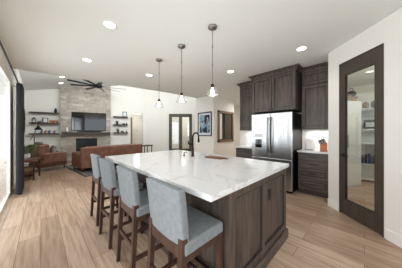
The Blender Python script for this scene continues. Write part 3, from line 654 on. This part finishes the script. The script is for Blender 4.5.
deco('picture_frame', 'dark standing photo frame on the top shelf right of the fireplace', 'picture frame', 1.47, RZ[0], 'frame', 1.25, 'charcoal')
deco('potted_plant', 'small leafy plant on the middle shelf right of the fireplace', 'plant', 1.12, RZ[1], 'plant')
deco('bowl', 'dark bowl on the middle shelf right of the fireplace', 'bowl', 1.42, RZ[1], 'bowl', 1.0, 'charcoal')
deco('vase', 'short dark vase at the right end of the middle right shelf', 'vase', 1.56, RZ[1], 'vase', .55, 'black')
deco('potted_plant', 'trailing little plant on the bottom shelf right of the fireplace', 'plant', 1.16, RZ[2], 'plant')
deco('bowl', 'low dark bowl in the middle of the bottom right shelf', 'bowl', 1.36, RZ[2], 'bowl', 1.1, 'bronze')
deco('vase', 'tiny dark vase at the right end of the bottom right shelf', 'vase', 1.55, RZ[2], 'vase', .5, 'charcoal')
# mirror on the left wall
mr = thing('wall_mirror', 'tall oval dark-framed mirror on the left wall beside the shelves', 'mirror', (LW, 8.55, 1.72))
ring = [(0.012, .42 * math.cos(a), .42 * 1.05 * math.sin(a)) for a in [2 * PI * k / 32 for k in range(33)]]
MB().tube(ring, .022, 8, cap=False).build('frame', M['black'], mr, smooth=True)
MB().prism([(.41 * math.cos(2 * PI * k / 32), .43 * math.sin(2 * PI * k / 32)) for k in range(32)], .002, .01, 'x').build('glass', mat('mirror_glass', srgb(120, 120, 118), .08, 1.0), mr)

# ceiling fan
fd_ = W(-4.1, 6.5); fs = (inv @ Vector((*fd_, 0))).x; zt = vz(fs)
fn = thing('ceiling_fan', 'large black ceiling fan with nine slim blades under the vault', 'ceiling fan', (*fd_, 0))
zc = 3.19
MB().lathe([(.02, zt + .02), (.07, zt), (.07, zt - .05), (.015, zt - .07)], n=20).build('canopy', M['black'], fn, smooth=True)
MB().tube([(0, 0, zc), (0, 0, zt - .05)], .014, 10).build('downrod', M['black'], fn)
MB().lathe([(.0, zc - .1), (.07, zc - .1), (.11, zc - .06), (.12, zc), (.10, zc + .05), (.04, zc + .09), (.02, zc + .12)], n=24).build('motor', M['black'], fn, smooth=True)
for k in range(9):
    a = 2 * PI * k / 9 + .45; R_ = Matrix.Rotation(a, 3, 'Z'); m = MB()
    P = lambda x, y, z: R_ @ Vector((x, y, z))
    lo = [P(.10, -.03, zc - .045), P(1.0, -.05, zc - .03), P(1.0, .05, zc - .005), P(.10, .03, zc - .025)]
    m.hexa(lo, [p + Vector((0, 0, .012)) for p in lo]); m.build('blade', M['black'], fn)

# curtain and rod at the left
cu = thing('curtain', 'charcoal floor-length curtain hanging at the left edge beside the glass door', 'curtain', (0, 0, 0))
m = MB(); n = 40; prof = []
for i in range(n + 1):
    u = i / n; prof.append((LW + .12 + .045 * math.sin(u * 2 * PI * 6), 5.08 + .62 * u))
vb = []; 
for z, sq in ((0.015, 1.1), (.8, 1.0), (1.6, .92), (2.36, .80)):
    vb.append([[m.bm.verts.new((x + dx_, 5.5 + (y - 5.5) * sq, z)) for x, y in prof] for dx_ in (0, .006)])
for a, b in zip(vb, vb[1:]):
    for k in (0, 1):
        for i in range(n): m.bm.faces.new((a[k][i], a[k][i + 1], b[k][i + 1], b[k][i]))
m.build('panel', M['charcoal'], cu, smooth=True)
m = MB()
for k in range(5): 
    yy = 5.36 + k * .07; m.tube([(LW + .10 + .022 * math.cos(a), yy, 2.39 + .022 * math.sin(a)) for a in [2 * PI * j / 12 for j in range(13)]], .004, 6, cap=False)
m.build('ring', M['black'], cu)
cr = thing('curtain_rod', 'black curtain rod with round finial above the glass door', 'curtain rod', (0, 0, 0))
MB().tube([(LW + .10, 2.2, 2.39), (LW + .10, 5.78, 2.39)], .013, 10).build('pole', M['black'], cr)
MB().tube([(LW + .10, 5.78, 2.39), (LW + .10, 5.80, 2.39), (LW + .10, 5.83, 2.39), (LW + .10, 5.85, 2.39)], [.015, .035, .035, .01], 12).build('finial', M['black'], cr, smooth=True)
MB().tube([(LW, 5.72, 2.39), (LW + .10, 5.72, 2.39)], .008, 8).build('bracket', M['black'], cr)

# ------------------------------------------------------------------ sofas
def sofa(name, label, loc, rz, wd_, dep, hb, ha, n, cushion=None):
    """local: x along the width, front towards -y, back at +y"""
    t = thing(name, label, 'sofa' if n > 1 else 'armchair', loc, rz)
    MB().box(.0, wd_, 0, dep, .12, .30).build('frame', M['leather'], t, bevel=.02)
    box(.0, wd_, dep - .20, dep, .28, hb).build('backrest', M['leather'], t, bevel=.045, seg=4)
    for x in (0, wd_ - .17): box(x, x + .17, 0, dep - .02, .12, ha).build('armrest', M['leather'], t, bevel=.035, seg=4)
    cw = (wd_ - .34) / n
    for i in range(n):
        x = .17 + cw * i
        box(x + .004, x + cw - .004, .01, dep - .20, .29, .45).build('seat_cushion', M['leather'], t, bevel=.03, seg=3)
        box(x + .004, x + cw - .004, dep - .36, dep - .18, .44, hb + .01).build('back_cushion', M['leather'], t, bevel=.05, seg=3)
    for x in (.06, wd_ - .06):
        for y in (.06, dep - .06): MB().tube([(x, y, 0), (x, y, .13)], [.015, .024], 8).build('leg', M['walnut'], t)
    return t
# big sofa seen from behind: back line from (.94,6.38) to (3.16,6.79); it faces the fireplace, so local +y points to the camera
ang_s = math.atan2(6.79 - 6.38, 3.16 - .94)
sofa('sofa', 'long brown leather sofa seen from behind, between island and fireplace', (2.99, 7.69, .016), ang_s + PI, 2.26, .92, .80, .62, 3)
bs = .8
a1 = math.radians(16)   # facing direction of the armchair
ac = sofa('armchair', 'brown leather armchair seen from its side near the left shelves', (.68, 7.64, .013), a1 + PI / 2, .86, .78, .88, .60, 1)
def fromac(x, y, z): return Matrix.Translation(ac.location) @ Matrix.Rotation(a1 + PI / 2, 4, 'Z') @ Vector((x, y, z))
def pillow(name, label, loc, rz, sx, sy, sz, mt, tilt=0):
    bmm = MB(); g = bmesh.ops.create_uvsphere(bmm.bm, u_segments=20, v_segments=12, radius=1)['verts']
    for v_ in g:
        p = v_.co; f = lambda q, e: math.copysign(abs(q) ** e, q); v_.co = Vector((f(p.x, .55) * sx, f(p.y, .8) * sy, f(p.z, .55) * sz))
    bmesh.ops.rotate(bmm.bm, verts=g, cent=(0, 0, 0), matrix=Matrix.Rotation(tilt, 3, 'X'))
    return tag(bmm.build(name, M[mt], loc=loc, rz=rz, smooth=True), label, 'cushion')
pillow('bolster', 'grey bolster lying along the top of the leather armchair back', fromac(.30, .68, .94), a1 + PI / 2, .26, .07, .055, 'grey_cloth')
pillow('throw_pillow', 'grey striped pillow standing on the leather armchair seat', fromac(.39, .28, .665), a1 + PI / 2, .17, .06, .17, 'grey_cloth', .25)

# side table left, with lower shelf of books and plant
sx_, sy_ = onc = W(-4.92, 4.45)
et = thing('side_table', 'low brown wooden side table with a lower shelf beside the curtain', 'table', (sx_, sy_, 0), FAM)
box(-.23, .30, -.22, .38, .50, .56).build('tabletop', M['oakboard'], et, bevel=.006)
box(-.20, .27, -.19, .35, .16, .18).build('shelf', M['oakboard'], et)
for x in (-.2, .27):
    for y in (-.19, .35): box(x - .018, x + .018, y - .018, y + .018, 0, .50).build('leg', M['walnut'], et)
def tloc(x, y, z): v_ = Matrix.Translation((sx_, sy_, 0)) @ Matrix.Rotation(FAM, 4, 'Z') @ Vector((x, y, z)); return v_
bk = thing('basket', 'round woven basket on the lower shelf of the side table', 'basket', tloc(.03, .0, .181), 0)
MB().lathe([(.12, 0), (.16, .05), (.165, .12), (.14, .17), (.13, .17), (.15, .11), (.13, .02), (0, .015)], n=20).build('body', M['basket'], bk, smooth=True)
MB().tube([(-.12, 0, .16), (-.08, 0, .24), (.08, 0, .24), (.12, 0, .16)], .008, 8).build('handle', M['walnut'], bk)
bf = thing('basket', 'flat pale basket on the floor under the side table', 'basket', tloc(.04, -.02, .0), 0)
MB().lathe([(.13, 0), (.17, .04), (.165, .1), (.155, .1), (.15, .04), (0, .02)], n=20).build('body', M['basket'], bf, smooth=True)
MB().lathe([(.165, .095), (.175, .105), (.165, .112), (.155, .1)], n=20).build('rim', M['walnut'], bf, smooth=True)
pp = thing('potted_plant', 'leafy green plant in a pale pot on the side table', 'plant', tloc(.05, .12, .56), 0)
MB().lathe([(.06, 0), (.085, .08), (.08, .15), (.072, .15), (.07, .12), (0, .12)], n=20).build('pot', M['white_ceramic'], pp, smooth=True)
m = MB()
for k in range(46):
    a = random.random() * 2 * PI; r = .06 + random.random() * .13; h = .2 + random.random() * .2
    x1, y1 = r * math.cos(a), r * math.sin(a); m.tube([(x1 * .15, y1 * .15, .13), (x1 * .6, y1 * .6, h), (x1, y1, h + .01), (x1 * 1.2, y1 * 1.2, h - .04)], [.002, .004, .024, .002], 5)
m.build('foliage', M['leaf'], pp)
# floor lamp with angled arm
lx_, ly_ = W(-5.72, 5.55)
fl = thing('floor_lamp', 'black angled-arm floor lamp with cone shade left of the shelves', 'lamp', (lx_, ly_, 0), FAM)
MB().lathe([(.13, 0), (.13, .02), (.02, .03)], n=20).build('base', M['black'], fl, smooth=True)
MB().tube([(0, 0, .02), (0, 0, 1.2)], .012, 8).tube([(-.1, 0, 1.05), (.0, 0, 1.25), (.1, 0, 1.62)], .010, 8).build('pole', M['black'], fl)
MB().lathe([(.012, 1.55), (.03, 1.52), (.12, 1.40), (.115, 1.40), (.025, 1.51)], x=.10, n=20).build('lamp_shade', M['black'], fl, smooth=True)

# small dark end table right of the long sofa
ex, ey = W(-2.60, 7.65)
en = thing('end_table', 'small black end table at the right end of the long sofa', 'table', (ex, ey, .013), .2)
box(-.24, .24, -.2, .2, .66, .71).build('tabletop', M['walnut'], en, bevel=.004)
for x in (-.2, .2):
    for y in (-.16, .16): box(x - .015, x + .015, y - .015, y + .015, 0, .66).build('leg', M['black'], en)

# rug and coffee table by the fireplace
M['rug'] = noisy('dark_rug', srgb(62, 60, 62), srgb(96, 92, 90), scale=(1, 6, 1), rough=1, nscale=8)
rx_, ry_ = .80, 5.76
rg = thing('rug', 'dark patterned rug with pale border lines under the long sofa', 'rug', (rx_ + .12, ry_, 0), .12)
box(0, 2.9, 0, 2.5, 0.0, .012).build('pile', M['rug'], rg)
m = MB(); m.box(.08, 2.82, .08, .12, .012, .014).box(.08, .12, .12, 2.42, .012, .014).box(.20, .23, .2, 2.3, .012, .014).box(.23, 2.7, .2, .23, .012, .014); m.build('border_stripe', M['grey_cloth'], rg)
kx, ky = W(-4.95, 6.65)
ct = thing('ottoman', 'brown leather ottoman beside the stone fireplace', 'ottoman', (kx, ky, .013), FAM)
box(-.16, .2, -.14, .16, .14, .42).build('cushion', M['leather'], ct, bevel=.04, seg=3)
for x in (-.12, .16):
    for y in (-.1, .12): MB().tube([(x, y, 0), (x, y, .15)], .018, 8).build('leg', M['walnut'], ct)
# switch plate in the hall
sw = thing('thermostat', 'small white thermostat on the white hallway wall', 'thermostat', fam(2.35, 1.4, 1.42), FAM)
box(-.05, .05, -.02, 0, -.05, .05).build('case', M['trim'], sw, bevel=.005); box(-.03, .03, -.023, -.02, -.01, .035).build('display', M['grey_cloth'], sw)
